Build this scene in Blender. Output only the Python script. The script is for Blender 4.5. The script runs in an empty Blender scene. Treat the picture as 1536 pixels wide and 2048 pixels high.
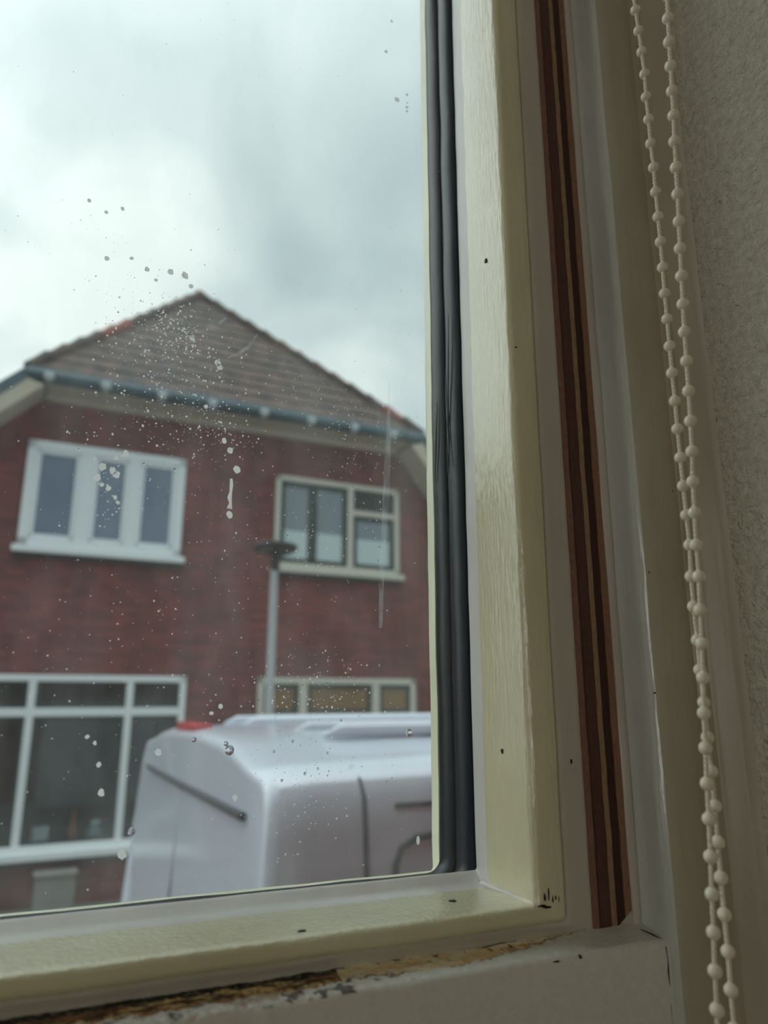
import bpy, bmesh, math, random
from mathutils import Vector, Matrix, noise
random.seed(7)
S = bpy.context.scene
COL = S.collection
R = math.radians

# ---------------------------------------------------------------- camera
TH = R(14.24); A = R(66.3)
cam_d = bpy.data.cameras.new('camera'); cam = bpy.data.objects.new('camera', cam_d); COL.objects.link(cam)
cam_d.sensor_fit = 'VERTICAL'; cam_d.sensor_height = 36.0; cam_d.lens = 36.0 * 1466.0 / 2048.0
cam_d.clip_start = 0.01; cam_d.clip_end = 500
fw = Vector((math.cos(TH) * math.cos(A), math.cos(TH) * math.sin(A), math.sin(TH)))
cam.location = (0, 0, 0)
cam.rotation_euler = fw.to_track_quat('-Z', 'Y').to_euler()
cam_d.dof.use_dof = True; cam_d.dof.focus_distance = 0.33; cam_d.dof.aperture_fstop = 8.5
S.camera = cam

# ---------------------------------------------------------------- view
S.view_settings.view_transform = 'Standard'; S.view_settings.look = 'None'
S.view_settings.exposure = 0.75; S.view_settings.gamma = 1.0
S.view_settings.use_curve_mapping = False
S.cycles.transparent_max_bounces = 32
S.cycles.max_bounces = 9
S.cycles.diffuse_bounces = 5

# ---------------------------------------------------------------- overcast sky
SKY_STRENGTH = 1.0
world = bpy.data.worlds.new('overcast_sky'); S.world = world; world.use_nodes = True
nt = world.node_tree; nt.nodes.clear()
def N(t, **kw):
    n = nt.nodes.new(t)
    for k, v in kw.items(): setattr(n, k, v)
    return n
def wmath(op, a, b=None, clamp=False):
    n = N('ShaderNodeMath', operation=op); n.use_clamp = clamp
    for i, v in enumerate((a, b)):
        if v is None: continue
        if isinstance(v, (int, float)): n.inputs[i].default_value = v
        else: nt.links.new(v, n.inputs[i])
    return n.outputs[0]
tc = N('ShaderNodeTexCoord'); sep = N('ShaderNodeSeparateXYZ'); nt.links.new(tc.outputs['Generated'], sep.inputs[0])
zz = wmath('ADD', wmath('MAXIMUM', sep.outputs[2], 0.0), 0.35)
cmb = N('ShaderNodeCombineXYZ')
nt.links.new(wmath('DIVIDE', sep.outputs[0], zz), cmb.inputs[0]); nt.links.new(wmath('DIVIDE', sep.outputs[1], zz), cmb.inputs[1])
cmb.inputs[2].default_value = 0.37
n1 = N('ShaderNodeTexNoise'); n1.inputs['Scale'].default_value = 3.4; n1.inputs['Detail'].default_value = 6; n1.inputs['Roughness'].default_value = 0.42; n1.inputs['Distortion'].default_value = 0.25
nt.links.new(cmb.outputs[0], n1.inputs['Vector'])
n2 = N('ShaderNodeTexNoise'); n2.inputs['Scale'].default_value = 0.9; n2.inputs['Detail'].default_value = 1.0
nt.links.new(cmb.outputs[0], n2.inputs['Vector'])
def dotdir(v):
    n = N('ShaderNodeVectorMath', operation='DOT_PRODUCT'); nt.links.new(tc.outputs['Generated'], n.inputs[0])
    n.inputs[1].default_value = Vector(v).normalized(); return n.outputs['Value']
# a thin bright patch of cloud low on the left, a heavier bank high up
bright = wmath('POWER', wmath('MAXIMUM', dotdir((-0.12, 0.90, 0.42)), 0.0), 14.0)
low = wmath('POWER', wmath('SUBTRACT', 1.0, wmath('MAXIMUM', sep.outputs[2], 0.0)), 1.6)
v = wmath('ADD', wmath('MULTIPLY', wmath('SUBTRACT', n1.outputs[0], 0.5), 2.0), wmath('MULTIPLY', wmath('SUBTRACT', n2.outputs[0], 0.5), 0.5))
v = wmath('ADD', v, wmath('MULTIPLY', bright, 0.50))
v = wmath('ADD', v, wmath('MULTIPLY', low, 0.45))
v = wmath('ADD', v, 0.13, clamp=True)
ramp = N('ShaderNodeValToRGB'); nt.links.new(v, ramp.inputs[0])
cr = ramp.color_ramp
cr.elements[0].position = 0.0; cr.elements[0].color = (0.23, 0.295, 0.31, 1)
cr.elements[1].position = 1.0; cr.elements[1].color = (0.56, 0.61, 0.59, 1)
e = cr.elements.new(0.35); e.color = (0.30, 0.37, 0.378, 1)
e = cr.elements.new(0.65); e.color = (0.39, 0.455, 0.455, 1)
bg = N('ShaderNodeBackground'); bg.inputs['Strength'].default_value = SKY_STRENGTH
# as on a real overcast day the cloud is brighter overhead, and brightest where the sun hides, out to the left
zen = wmath('MULTIPLY', wmath('POWER', wmath('MAXIMUM', sep.outputs[2], 0.0), 7.0), 4.6)
sung = wmath('MULTIPLY', wmath('POWER', wmath('MAXIMUM', dotdir((-0.72, 0.50, 0.52)), 0.0), 9.0), 3.6)
extra = wmath('ADD', zen, sung)
nt.links.new(ramp.outputs[0], bg.inputs['Color'])
bg2 = N('ShaderNodeBackground'); bg2.inputs['Color'].default_value = (0.385, 0.405, 0.395, 1); nt.links.new(extra, bg2.inputs['Strength'])
addb = N('ShaderNodeAddShader'); nt.links.new(bg.outputs[0], addb.inputs[0]); nt.links.new(bg2.outputs[0], addb.inputs[1])
out = N('ShaderNodeOutputWorld'); nt.links.new(addb.outputs[0], out.inputs['Surface'])

# area light added at the windowless left wall to fill the room
ld = bpy.data.lights.new('room_fill_light', 'AREA'); ld.shape = 'RECTANGLE'; ld.size = 2.0; ld.size_y = 1.4
ld.energy = 10.5; ld.color = (1.0, 0.96, 0.90)
lo = bpy.data.objects.new('room_fill_light', ld); COL.objects.link(lo)
lo.location = (-2.96, -2.4, 0.15); lo.rotation_euler = (R(90), 0, R(-90))

# ---------------------------------------------------------------- helpers
def srgb(r, g, b):
    def f(c):
        c /= 255.0
        return c / 12.92 if c <= 0.04045 else ((c + 0.055) / 1.055) ** 2.4
    return (f(r), f(g), f(b), 1.0)

class Mat:
    """small wrapper to write node materials briefly"""
    def __init__(s, name, color=(200, 200, 200), rough=0.5, spec=0.5, coat=0.0, metal=0.0):
        s.m = bpy.data.materials.new(name); s.m.use_nodes = True
        s.t = s.m.node_tree; s.b = s.t.nodes['Principled BSDF']; s.out = s.t.nodes['Material Output']
        s.b.inputs['Base Color'].default_value = srgb(*color)
        s.b.inputs['Roughness'].default_value = rough
        s.b.inputs['Specular IOR Level'].default_value = spec
        s.b.inputs['Coat Weight'].default_value = coat; s.b.inputs['Coat Roughness'].default_value = 0.08
        s.b.inputs['Metallic'].default_value = metal
        s.tc = None
    def n(s, t, **kw):
        n = s.t.nodes.new(t)
        for k, v in kw.items():
            if k in n.inputs.keys(): n.inputs[k].default_value = v
            else: setattr(n, k, v)
        return n
    def link(s, a, b): s.t.links.new(a, b)
    def coord(s, scale=(1, 1, 1)):
        if s.tc is None: s.tc = s.n('ShaderNodeTexCoord')
        mp = s.n('ShaderNodeMapping'); mp.inputs['Scale'].default_value = scale
        s.link(s.tc.outputs['Object'], mp.inputs['Vector']); return mp.outputs[0]
    def noise(s, scale, detail=3, rough=0.5, stretch=(1, 1, 1), dist=0.0):
        n = s.n('ShaderNodeTexNoise', Scale=scale, Detail=detail, Roughness=rough, Distortion=dist)
        s.link(s.coord(stretch), n.inputs['Vector']); return n.outputs[0]
    def ramp(s, fac, stops):
        r = s.n('ShaderNodeValToRGB'); s.link(fac, r.inputs[0]); c = r.color_ramp
        c.elements[0].position = stops[0][0]; c.elements[0].color = stops[0][1]
        c.elements[1].position = stops[-1][0]; c.elements[1].color = stops[-1][1]
        for p, col in stops[1:-1]:
            e = c.elements.new(p); e.color = col
        return r.outputs[0]
    def color(s, sock): s.link(sock, s.b.inputs['Base Color']); return s
    def bump(s, sock, strength=0.3, dist=0.001):
        b = s.n('ShaderNodeBump'); b.inputs['Strength'].default_value = strength; b.inputs['Distance'].default_value = dist
        s.link(sock, b.inputs['Height']); 
        prev = s.b.inputs['Normal'].links
        if prev: s.link(prev[0].from_socket, b.inputs['Normal'])
        s.link(b.outputs[0], s.b.inputs['Normal'])
        s.link(b.outputs[0], s.b.inputs['Coat Normal']); return s
    def vary(s, c1, c2, scale, detail=3, stretch=(1, 1, 1), lo=0.35, hi=0.65):
        return s.color(s.ramp(s.noise(scale, detail, 0.55, stretch), [(lo, srgb(*c1)), (hi, srgb(*c2))]))

def link_mesh(name, verts, faces, mat, parent=None, smooth=True, mats=None, fm=None, recalc=True):
    me = bpy.data.meshes.new(name); me.from_pydata([tuple(v) for v in verts], [], faces)
    for m in (mats or [mat]): me.materials.append(m.m if isinstance(m, Mat) else m)
    if fm:
        for p, i in zip(me.polygons, fm): p.material_index = i
    if recalc:
        bm = bmesh.new(); bm.from_mesh(me); bmesh.ops.recalc_face_normals(bm, faces=bm.faces); bm.to_mesh(me); bm.free()
    if smooth:
        me.polygons.foreach_set('use_smooth', [True] * len(me.polygons))
        me.set_sharp_from_angle(angle=R(38))
    o = bpy.data.objects.new(name, me); COL.objects.link(o)
    if parent: o.parent = parent
    return o

class MB:
    def __init__(s): s.v = []; s.f = []; s.m = []
    def add(s, v, f, mi=0):
        k = len(s.v); s.v += [Vector(p) for p in v]; s.f += [tuple(i + k for i in q) for q in f]; s.m += [mi] * len(f)
    def box(s, x0, x1, y0, y1, z0, z1, mi=0):
        s.add([(x0, y0, z0), (x1, y0, z0), (x1, y1, z0), (x0, y1, z0), (x0, y0, z1), (x1, y0, z1), (x1, y1, z1), (x0, y1, z1)],
              [(0, 3, 2, 1), (4, 5, 6, 7), (0, 1, 5, 4), (1, 2, 6, 5), (2, 3, 7, 6), (3, 0, 4, 7)], mi)
    def prism(s, pts, axis_vec, mi=0):
        n = len(pts); a = [Vector(p) for p in pts]; b = [p + Vector(axis_vec) for p in a]
        s.add(a + b, [tuple(range(n))[::-1], tuple(range(n, 2 * n))] + [(i, (i + 1) % n, n + (i + 1) % n, n + i) for i in range(n)], mi)
    def tube(s, path, rad, seg=12, cap=True, mi=0):
        path = [Vector(p) for p in path]; rings = []
        for i, p in enumerate(path):
            t = (path[min(i + 1, len(path) - 1)] - path[max(i - 1, 0)]).normalized()
            a = t.orthogonal().normalized() if i == 0 else (a - a.dot(t) * t).normalized()
            b = t.cross(a); r = rad[i] if isinstance(rad, (list, tuple)) else rad
            rings.append([p + r * (math.cos(2 * math.pi * j / seg) * a + math.sin(2 * math.pi * j / seg) * b) for j in range(seg)])
        v = [q for r_ in rings for q in r_]; f = []
        for i in range(len(rings) - 1):
            for j in range(seg):
                f.append((i * seg + j, i * seg + (j + 1) % seg, (i + 1) * seg + (j + 1) % seg, (i + 1) * seg + j))
        if cap: f += [tuple(range(seg))[::-1], tuple((len(rings) - 1) * seg + j for j in range(seg))]
        s.add(v, f, mi)
    def lathe(s, prof, seg=24, c=(0, 0, 0), mi=0):
        c = Vector(c); v = []; f = []
        for r, z in prof:
            v += [c + Vector((r * math.cos(2 * math.pi * j / seg), r * math.sin(2 * math.pi * j / seg), z)) for j in range(seg)]
        for i in range(len(prof) - 1):
            for j in range(seg):
                f.append((i * seg + j, i * seg + (j + 1) % seg, (i + 1) * seg + (j + 1) % seg, (i + 1) * seg + j))
        f += [tuple(range(seg))[::-1], tuple((len(prof) - 1) * seg + j for j in range(seg))]
        s.add(v, f, mi)
    def build(s, name, mat, parent=None, bevel=0, smooth=True, mats=None):
        o = link_mesh(name, s.v, s.f, mat, parent, smooth, mats, s.m if mats else None)
        if bevel:
            b = o.modifiers.new('bevel', 'BEVEL'); b.width = bevel; b.segments = 3; b.limit_method = 'ANGLE'; b.angle_limit = R(35)
        return o

def tag(o, label=None, cat=None, group=None, kind=None):
    for k, v in (('label', label), ('category', cat), ('group', group), ('kind', kind)):
        if v: o[k] = v
    return o
def empty(name, loc=(0, 0, 0), rz=0, **kw):
    o = bpy.data.objects.new(name, None); COL.objects.link(o); o.location = loc; o.rotation_euler = (0, 0, rz)
    o.empty_display_size = 0.02
    return tag(o, **kw)

# ---------------------------------------------------------------- materials
def paint(name, c, c2, rough=0.28, grain=0.25, stretch=(400, 400, 18), coat=0.0):
    m = Mat(name, c, rough, 0.5, coat)
    m.vary(c, c2, 30, 4, (1, 1, 0.5))
    m.bump(m.noise(1.0, 3, 0.6, stretch), grain, 0.0006)
    m.bump(m.noise(60, 2, 0.5, (1, 1, 0.4)), 0.25, 0.001)
    return m
M_cream = paint('cream_gloss_paint', (224, 219, 184), (214, 208, 172), 0.12, 0.75, (520, 520, 70), 0.7)
M_cream_b = paint('cream_gloss_paint_flat', (222, 218, 182), (212, 207, 170), 0.12, 0.2, (40, 500, 500), 0.5)
M_lip = paint('white_sealed_paint', (226, 224, 220), (214, 212, 208), 0.25, 0.15)
M_sash = paint('white_sash_paint', (202, 198, 184), (192, 187, 174), 0.3, 0.3)
M_pale = paint('pale_white_paint', (216, 224, 218), (205, 212, 204), 0.14, 0.6, (350, 350, 40), 0.6)
M_casing = paint('casing_white_paint', (196, 190, 170), (184, 178, 158), 0.32, 0.3)
M_rail = paint('rail_white_paint', (214, 210, 196), (200, 194, 178), 0.35, 0.2, (60, 60, 60))
M_fillet = paint('pinkish_white_paint', (206, 198, 188), (196, 188, 178), 0.3, 0.3)
M_ext = paint('exterior_cream_paint', (232, 232, 205), (214, 214, 184), 0.3, 0.5)
M_seal = Mat('black_rubber_seal', (13, 22, 36), 0.32, 0.35)
M_seal.bump(M_seal.noise(1.0, 2, 0.5, (14, 14, 9)), 0.3, 0.004)
M_dark = Mat('dark_chip', (22, 18, 14), 0.7)
M_bead = Mat('ivory_plastic', (236, 228, 210), 0.35); M_bead.b.inputs['Subsurface Weight'].default_value = 0.0
M_cord = Mat('white_cord', (226, 220, 202), 0.8)
M_wall = Mat('painted_stucco', (188, 184, 164), 0.4, 0.4)
M_wall.vary((224, 220, 200), (204, 200, 182), 260, 4)
M_wall.bump(M_wall.noise(210, 5, 0.6), 1.0, 0.005)
M_wall.bump(M_wall.noise(420, 2, 0.6), 0.35, 0.001)
M_plaster = Mat('plain_plaster', (196, 190, 176), 0.8); M_plaster.bump(M_plaster.noise(80), 0.2)
M_floorw = Mat('oak_boards', (128, 98, 66), 0.5); M_floorw.vary((110, 82, 55), (142, 110, 76), 4, 4, (1, 8, 1))

def ply_mat():
    m = Mat('plywood_edge', (120, 70, 50), 0.6)
    sx = m.n('ShaderNodeSeparateXYZ'); m.link(m.coord(), sx.inputs[0])
    wob = m.noise(1.0, 2, 0.5, (1, 1, 45))
    a = m.n('ShaderNodeMath', operation='MULTIPLY_ADD'); m.link(wob, a.inputs[0]); a.inputs[1].default_value = 0.0016; m.link(sx.outputs[0], a.inputs[2])
    mr = m.n('ShaderNodeMapRange'); m.link(a.outputs[0], mr.inputs[0])
    mr.inputs[1].default_value = 0.0008; mr.inputs[2].default_value = 0.0188
    red, red2, dk, tan, blk = srgb(140, 100, 84), srgb(150, 112, 84), srgb(90, 54, 46), srgb(160, 128, 94), srgb(40, 22, 18)
    r = m.n('ShaderNodeValToRGB'); m.link(mr.outputs[0], r.inputs[0]); c = r.color_ramp
    st = [(0.0, red), (0.13, red), (0.16, blk), (0.20, dk), (0.44, dk), (0.465, blk), (0.49, tan), (0.62, tan), (0.65, blk), (0.68, srgb(66, 32, 24)), (0.85, srgb(58, 28, 22)), (0.88, red2), (1.0, red2)]
    c.elements[0].position, c.elements[0].color = st[0]; c.elements[1].position, c.elements[1].color = st[-1]
    for p, col in st[1:-1]: e = c.elements.new(p); e.color = col
    mx = m.n('ShaderNodeMix', data_type='RGBA', blend_type='MULTIPLY'); mx.inputs[0].default_value = 0.55
    m.link(r.outputs[0], mx.inputs[6])
    m.link(m.ramp(m.noise(1.0, 4, 0.65, (500, 500, 260)), [(0.35, (0.55, 0.55, 0.55, 1)), (0.65, (1.15, 1.15, 1.15, 1))]), mx.inputs[7])
    m.color(mx.outputs[2]); m.bump(m.noise(1.0, 3, 0.6, (500, 500, 120)), 0.6, 0.0008)
    return m
M_ply = ply_mat()

def schlick(m, f0):
    lw = m.n('ShaderNodeLayerWeight'); lw.inputs['Blend'].default_value = 0.5
    p = m.n('ShaderNodeMath', operation='POWER'); m.link(lw.outputs['Facing'], p.inputs[0]); p.inputs[1].default_value = 5.0
    q = m.n('ShaderNodeMath', operation='MULTIPLY_ADD'); m.link(p.outputs[0], q.inputs[0]); q.inputs[1].default_value = 1 - f0; q.inputs[2].default_value = f0
    return q.outputs[0]
def glass_mat():
    m = Mat('window_glass'); t = m.t
    gl = m.n('ShaderNodeBsdfGlossy'); gl.inputs['Roughness'].default_value = 0.02
    tr = m.n('ShaderNodeBsdfTransparent'); tr.inputs['Color'].default_value = (0.985, 0.997, 0.995, 1)
    mx = m.n('ShaderNodeMixShader'); m.link(schlick(m, 0.025), mx.inputs[0]); m.link(tr.outputs[0], mx.inputs[1]); m.link(gl.outputs[0], mx.inputs[2])
    m.link(mx.outputs[0], m.out.inputs[0]); return m
M_glass = glass_mat()
def film_mat(name, lo, hi, scale, stretch, base, amount, color=(0.9, 0.95, 0.95, 1)):
    """a dirty water film on the pane: mostly clear, a little light scattered through it"""
    m = Mat(name)
    tr = m.n('ShaderNodeBsdfTransparent'); tl = m.n('ShaderNodeBsdfTranslucent'); tl.inputs['Color'].default_value = color
    nz = m.noise(scale, 5, 0.6, stretch, 0.3)
    f = m.ramp(nz, [(lo, (base, base, base, 1)), (hi, (amount, amount, amount, 1))])
    mx = m.n('ShaderNodeMixShader'); m.link(f, mx.inputs[0]); m.link(tr.outputs[0], mx.inputs[1]); m.link(tl.outputs[0], mx.inputs[2])
    m.link(mx.outputs[0], m.out.inputs[0]); return m
M_film = film_mat('dirty_water_film', 0.42, 0.78, 28, (1, 1, 0.35), 0.045, 0.16)
M_smear = film_mat('wiped_smear', 0.35, 0.7, 260, (1, 1, 0.3), 0.03, 0.35)
def drop_mat(name, k, col):
    m = Mat(name)
    tl = m.n('ShaderNodeBsdfTranslucent'); tl.inputs['Color'].default_value = col
    gl = m.n('ShaderNodeBsdfGlossy'); gl.inputs['Roughness'].default_value = 0.1
    tr = m.n('ShaderNodeBsdfTransparent')
    a = m.n('ShaderNodeMixShader'); a.inputs[0].default_value = k; m.link(tr.outputs[0], a.inputs[1]); m.link(tl.outputs[0], a.inputs[2])
    b = m.n('ShaderNodeMixShader'); b.inputs[0].default_value = 0.05; m.link(a.outputs[0], b.inputs[1]); m.link(gl.outputs[0], b.inputs[2])
    m.link(b.outputs[0], m.out.inputs[0]); return m
M_spot = drop_mat('dried_white_spot', 0.95, (1.0, 1.0, 0.99, 1))
M_speck = drop_mat('fine_speck', 0.9, (1.0, 1.0, 0.99, 1))
def water_mat():
    m = Mat('clear_water')
    g = m.n('ShaderNodeBsdfGlass'); g.inputs['IOR'].default_value = 1.33; g.inputs['Roughness'].default_value = 0.0
    m.link(g.outputs[0], m.out.inputs[0]); return m
M_water = water_mat()

# ================================================================ ROOM SHELL
GX0, GX1 = -1.05, 0.1703       # glass opening
ZB, ZT = -0.0782, 1.00
SILL = -0.0866
def struct(name, mb, mat, **k):
    o = mb.build(name, mat, None, **k); o['kind'] = 'structure'; return o
b = MB(); b.box(-3.2, 0.2575 + 0.20, -4.1, 0.45, -1.45, -1.35); struct('floor', b, M_floorw)
b = MB(); b.box(-3.2, 0.2575 + 0.20, -4.1, 0.45, 1.35, 1.45); struct('ceiling', b, M_plaster)
b = MB(); b.box(-3.2, -3.0, -4.1, 0.45, -1.35, 1.35); struct('wall_left', b, M_plaster)
b = MB(); b.box(-3.0, 0.2575, -4.1, -3.9, -1.35, 1.35); struct('wall_back', b, M_plaster)
b = MB(); b.box(0.2575, 0.4575, -4.1, 0.2204, -1.35, 1.35); b.box(0.262, 0.4575, 0.2204, 0.45, -1.35, 1.35); struct('wall_right', b, M_wall)
b = MB(); b.box(-3.0, -1.14, 0.24, 0.45, -1.35, 1.35); b.box(-1.14, 0.2575, 0.2575, 0.45, -1.35, -0.32); b.box(-1.14, 0.2575, 0.2575, 0.45, 1.09, 1.35)
struct('wall_front', b, M_plaster)

# ================================================================ WINDOW
win = empty('window_1', (0, 0, 0), kind='structure')
def ring(name, section, mat, r=0.0006, corner=4, mats=None, mi=None, parent=win, wob=0.0):
    """section: closed list of (Y, side_x, bottom_z); swept round the opening with mitred or rounded corners.
    The long sides carry extra points so that the hand-painted wood is not perfectly straight."""
    loops = []
    for (Y, sx, bz) in section:
        x1 = sx; x0 = GX0 - (sx - GX1); z0 = bz; z1 = ZT + (ZB - bz)
        pts = []
        def seg(a, c, n):
            for i in range(1, n):
                t = i / n; pts.append((a[0] + (c[0] - a[0]) * t, a[1] + (c[1] - a[1]) * t))
        def arc(cx, cz, a0):
            for i in range(corner + 1):
                a = a0 + i * math.pi / 2 / corner; pts.append((cx + r * math.cos(a), cz + r * math.sin(a)))
        arc(x1 - r, z0 + r, -math.pi / 2); seg((x1, z0 + r), (x1, z1 - r), 90)
        arc(x1 - r, z1 - r, 0); seg((x1 - r, z1), (x0 + r, z1), 30)
        arc(x0 + r, z1 - r, math.pi / 2); seg((x0, z1 - r), (x0, z0 + r), 30)
        arc(x0 + r, z0 + r, math.pi); seg((x0 + r, z0), (x1 - r, z0), 120)
        out = []
        for (x, z) in pts:
            dx = wob * noise.noise(Vector((1.3, Y * 60, z * 42))); dz = wob * noise.noise(Vector((x * 42, Y * 60, 4.1)))
            out.append(Vector((x + dx, Y, z + dz)))
        loops.append(out)
    n = len(loops[0]); v = [p for l in loops for p in l]; f = []; fm = []
    k = len(loops)
    for i in range(k):
        j = (i + 1) % k
        for a in range(n):
            c = (a + 1) % n
            f.append((i * n + a, i * n + c, j * n + c, j * n + a)); fm.append(mi[i] if mi else 0)
    return link_mesh(name, v, f, mat, parent, True, mats, fm if mats else None)

ring('outer_frame', [(0.3245, 0.1703, -0.0772), (0.3290, 0.1701, -0.0772), (0.3320, 0.1706, -0.0782), (0.345, 0.178, -0.088), (0.345, 0.255, -0.15), (0.3245, 0.255, -0.15)], M_ext, 0.002, wob=0.0004)
seal_sec = [(0.3235, 0.1704, -0.0768), (0.3220, 0.1699, -0.0766), (0.3190, 0.1701, -0.0766), (0.3155, 0.1708, -0.0768), (0.3136, 0.1720, -0.0776), (0.3130, 0.180, -0.085),
            (0.3120, 0.180, -0.085), (0.3114, 0.1722, -0.0776), (0.3100, 0.1716, -0.0768), (0.3060, 0.1717, -0.0766), (0.3015, 0.1730, -0.0768), (0.2992, 0.1748, -0.0770), (0.2985, 0.190, -0.09), (0.3235, 0.190, -0.09)]
ring('glazing_seal', seal_sec, M_seal, 0.007, 8, wob=0.0005)
bead_sec = [(0.2990, 0.1752, -0.0722), (0.2984, 0.1744, -0.0716), (0.2962, 0.1739, -0.0722), (0.2935, 0.1736, -0.0744), (0.2895, 0.1731, -0.0752), (0.2860, 0.1725, -0.0757),
            (0.2848, 0.1724, -0.0757), (0.2720, 0.1735, -0.0757), (0.2585, 0.1743, -0.0757), (0.2560, 0.1748, -0.0759), (0.2545, 0.1765, -0.0766), (0.2538, 0.1795, -0.0778), (0.2537, 0.1855, -0.0800),
            (0.2541, 0.1866, -0.0812), (0.2553, 0.1872, -0.0822), (0.2572, 0.1885, -0.0835), (0.2990, 0.1885, -0.0835)]
bead_mi = [1, 1, 1, 1, 1, 0, 0, 0, 0, 0, 0, 0, 0, 0, 0, 0, 1]
ring('glazing_bead', bead_sec, None, 0.0012, 4, [M_cream, M_lip], bead_mi, wob=0.00035)
# sash front between the bead and the filler strip, coved down onto the sill
sash_sec = [(0.2560, 0.1878, -0.0825), (0.2554, 0.1890, -0.0834), (0.2556, 0.1912, -0.0842), (0.2562, 0.1950, -0.0850), (0.2566, 0.2010, -0.0862), (0.2566, 0.2235, -0.0878),
            (0.2985, 0.2235, -0.0878), (0.2985, 0.1878, -0.0825)]
ring('sash_frame', sash_sec, M_sash, 0.002, 4, wob=0.0003)
b = MB(); b.box(GX0 - 0.01, 0.18, 0.3000, 0.3035, ZB - 0.006, ZT + 0.006); b.build('inner_pane', M_glass, win, smooth=False)
b = MB(); b.box(GX0 - 0.01, 0.18, 0.3205, 0.3240, ZB - 0.006, ZT + 0.006); b.build('outer_pane', M_glass, win, smooth=False)
# thin film of dirt on the outside face of the outer pane
link_mesh('dirt_film', [(GX0, 0.3243, ZB - .004), (GX1 + .004, 0.3243, ZB - .004), (GX1 + .004, 0.3243, ZT), (GX0, 0.3243, ZT)], [(0, 1, 2, 3)], M_film, win, False)

def vstrip(name, pts, z0, z1, mat, parent=None, wob=0.0003, dz=0.012, bev=0, seed=0.0):
    """vertical moulding: closed XY section extruded in short lengths so that painted edges waver"""
    n = int((z1 - z0) / dz); v = []; f = []; k = len(pts)
    for i in range(n + 1):
        z = z0 + (z1 - z0) * i / n
        for (x, y) in pts:
            v.append((x + wob * noise.noise(Vector((x * 200 + seed, y * 200, z * 30))), y + wob * noise.noise(Vector((x * 200, y * 200 + seed, z * 30 + 9))), z))
    for i in range(n):
        for j in range(k):
            f.append((i * k + j, i * k + (j + 1) % k, (i + 1) * k + (j + 1) % k, (i + 1) * k + j))
    f += [tuple(range(k))[::-1], tuple(n * k + j for j in range(k))]
    o = link_mesh(name, v, f, mat, parent)
    if bev:
        m = o.modifiers.new('bevel', 'BEVEL'); m.width = bev; m.segments = 3; m.limit_method = 'ANGLE'; m.angle_limit = R(35)
    return o
def vstrip_s(name, *a, **k):
    o = vstrip(name, *a, **k); o['kind'] = 'structure'; return o
ZTOP = 1.06
# narrow painted fillet and the pale reveal right of the plywood
vstrip('painted_fillet', [(0.2203, 0.2600), (0.2203, 0.2552), (0.2210, 0.2546), (0.2222, 0.2542), (0.2232, 0.2541), (0.2240, 0.2544), (0.2243, 0.2552), (0.2243, 0.2600)], -0.3, ZTOP, M_fillet, win, 0.0005)
vstrip('reveal_lining', [(0.2244, 0.2600), (0.2244, 0.2538), (0.2248, 0.2530), (0.2252, 0.2500), (0.2251, 0.2440), (0.2252, 0.2420), (0.2255, 0.2408), (0.2260, 0.2398), (0.2266, 0.2390), (0.2274, 0.2385), (0.2330, 0.2384), (0.2330, 0.2600)], -0.3, ZTOP, M_pale, win, 0.0006)
# casing: flat front, then stepped reed to the wall
cas = [(0.2268, 0.2386), (0.2276, 0.2382), (0.2330, 0.2382), (0.2400, 0.2379), (0.2470, 0.2381), (0.2490, 0.2384), (0.2497, 0.2376), (0.2503, 0.2350), (0.2503, 0.2322), (0.2512, 0.2312), (0.2528, 0.2300),
       (0.2540, 0.2270), (0.2562, 0.2250), (0.2572, 0.2225), (0.2576, 0.2204), (0.2640, 0.2204), (0.2640, 0.2600), (0.2300, 0.2600)]
vstrip_s('trim_1', cas, -0.34, 1.09, M_casing, None, 0.0004)
b = MB(); b.box(-1.15, 0.225, 0.2384, 0.26, 1.045, 1.09); struct('trim_2', b, M_casing, bevel=0.002)
vstrip_s('trim_3', [(-1.15, 0.2384), (-1.10, 0.2384), (-1.10, 0.26), (-1.15, 0.26)], -0.34, 1.045, M_casing)

# plywood filler strip
ply = empty('plywood_strip', (0.2012, 0.2558, SILL), label='long plywood strip with bare brown and tan layered edge, upright beside the window sash', cat='strip')
n = 110; v = []; f = []
for i in range(n + 1):
    z = 1.12 * i / n
    for (x, y) in [(0, 0), (0.0058, -0.0003), (0.0118, 0.0), (0.0188, -0.0002), (0.0190, 0.010), (0, 0.010)]:
        zz_ = z - (0.0006 if i == 0 else 0)
        if i == 0 and x > 0.0150: zz_ = 0.0045
        v.append((x + 0.0003 * noise.noise(Vector((x * 300, 1, z * 60))), y, zz_))
for i in range(n):
    for j in range(6): f.append((i * 6 + j, i * 6 + (j + 1) % 6, (i + 1) * 6 + (j + 1) % 6, (i + 1) * 6 + j))
f += [(5, 4, 3, 2, 1, 0), tuple(n * 6 + j for j in range(6))]
link_mesh('veneer_edge', v, f, M_ply, ply)

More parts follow.
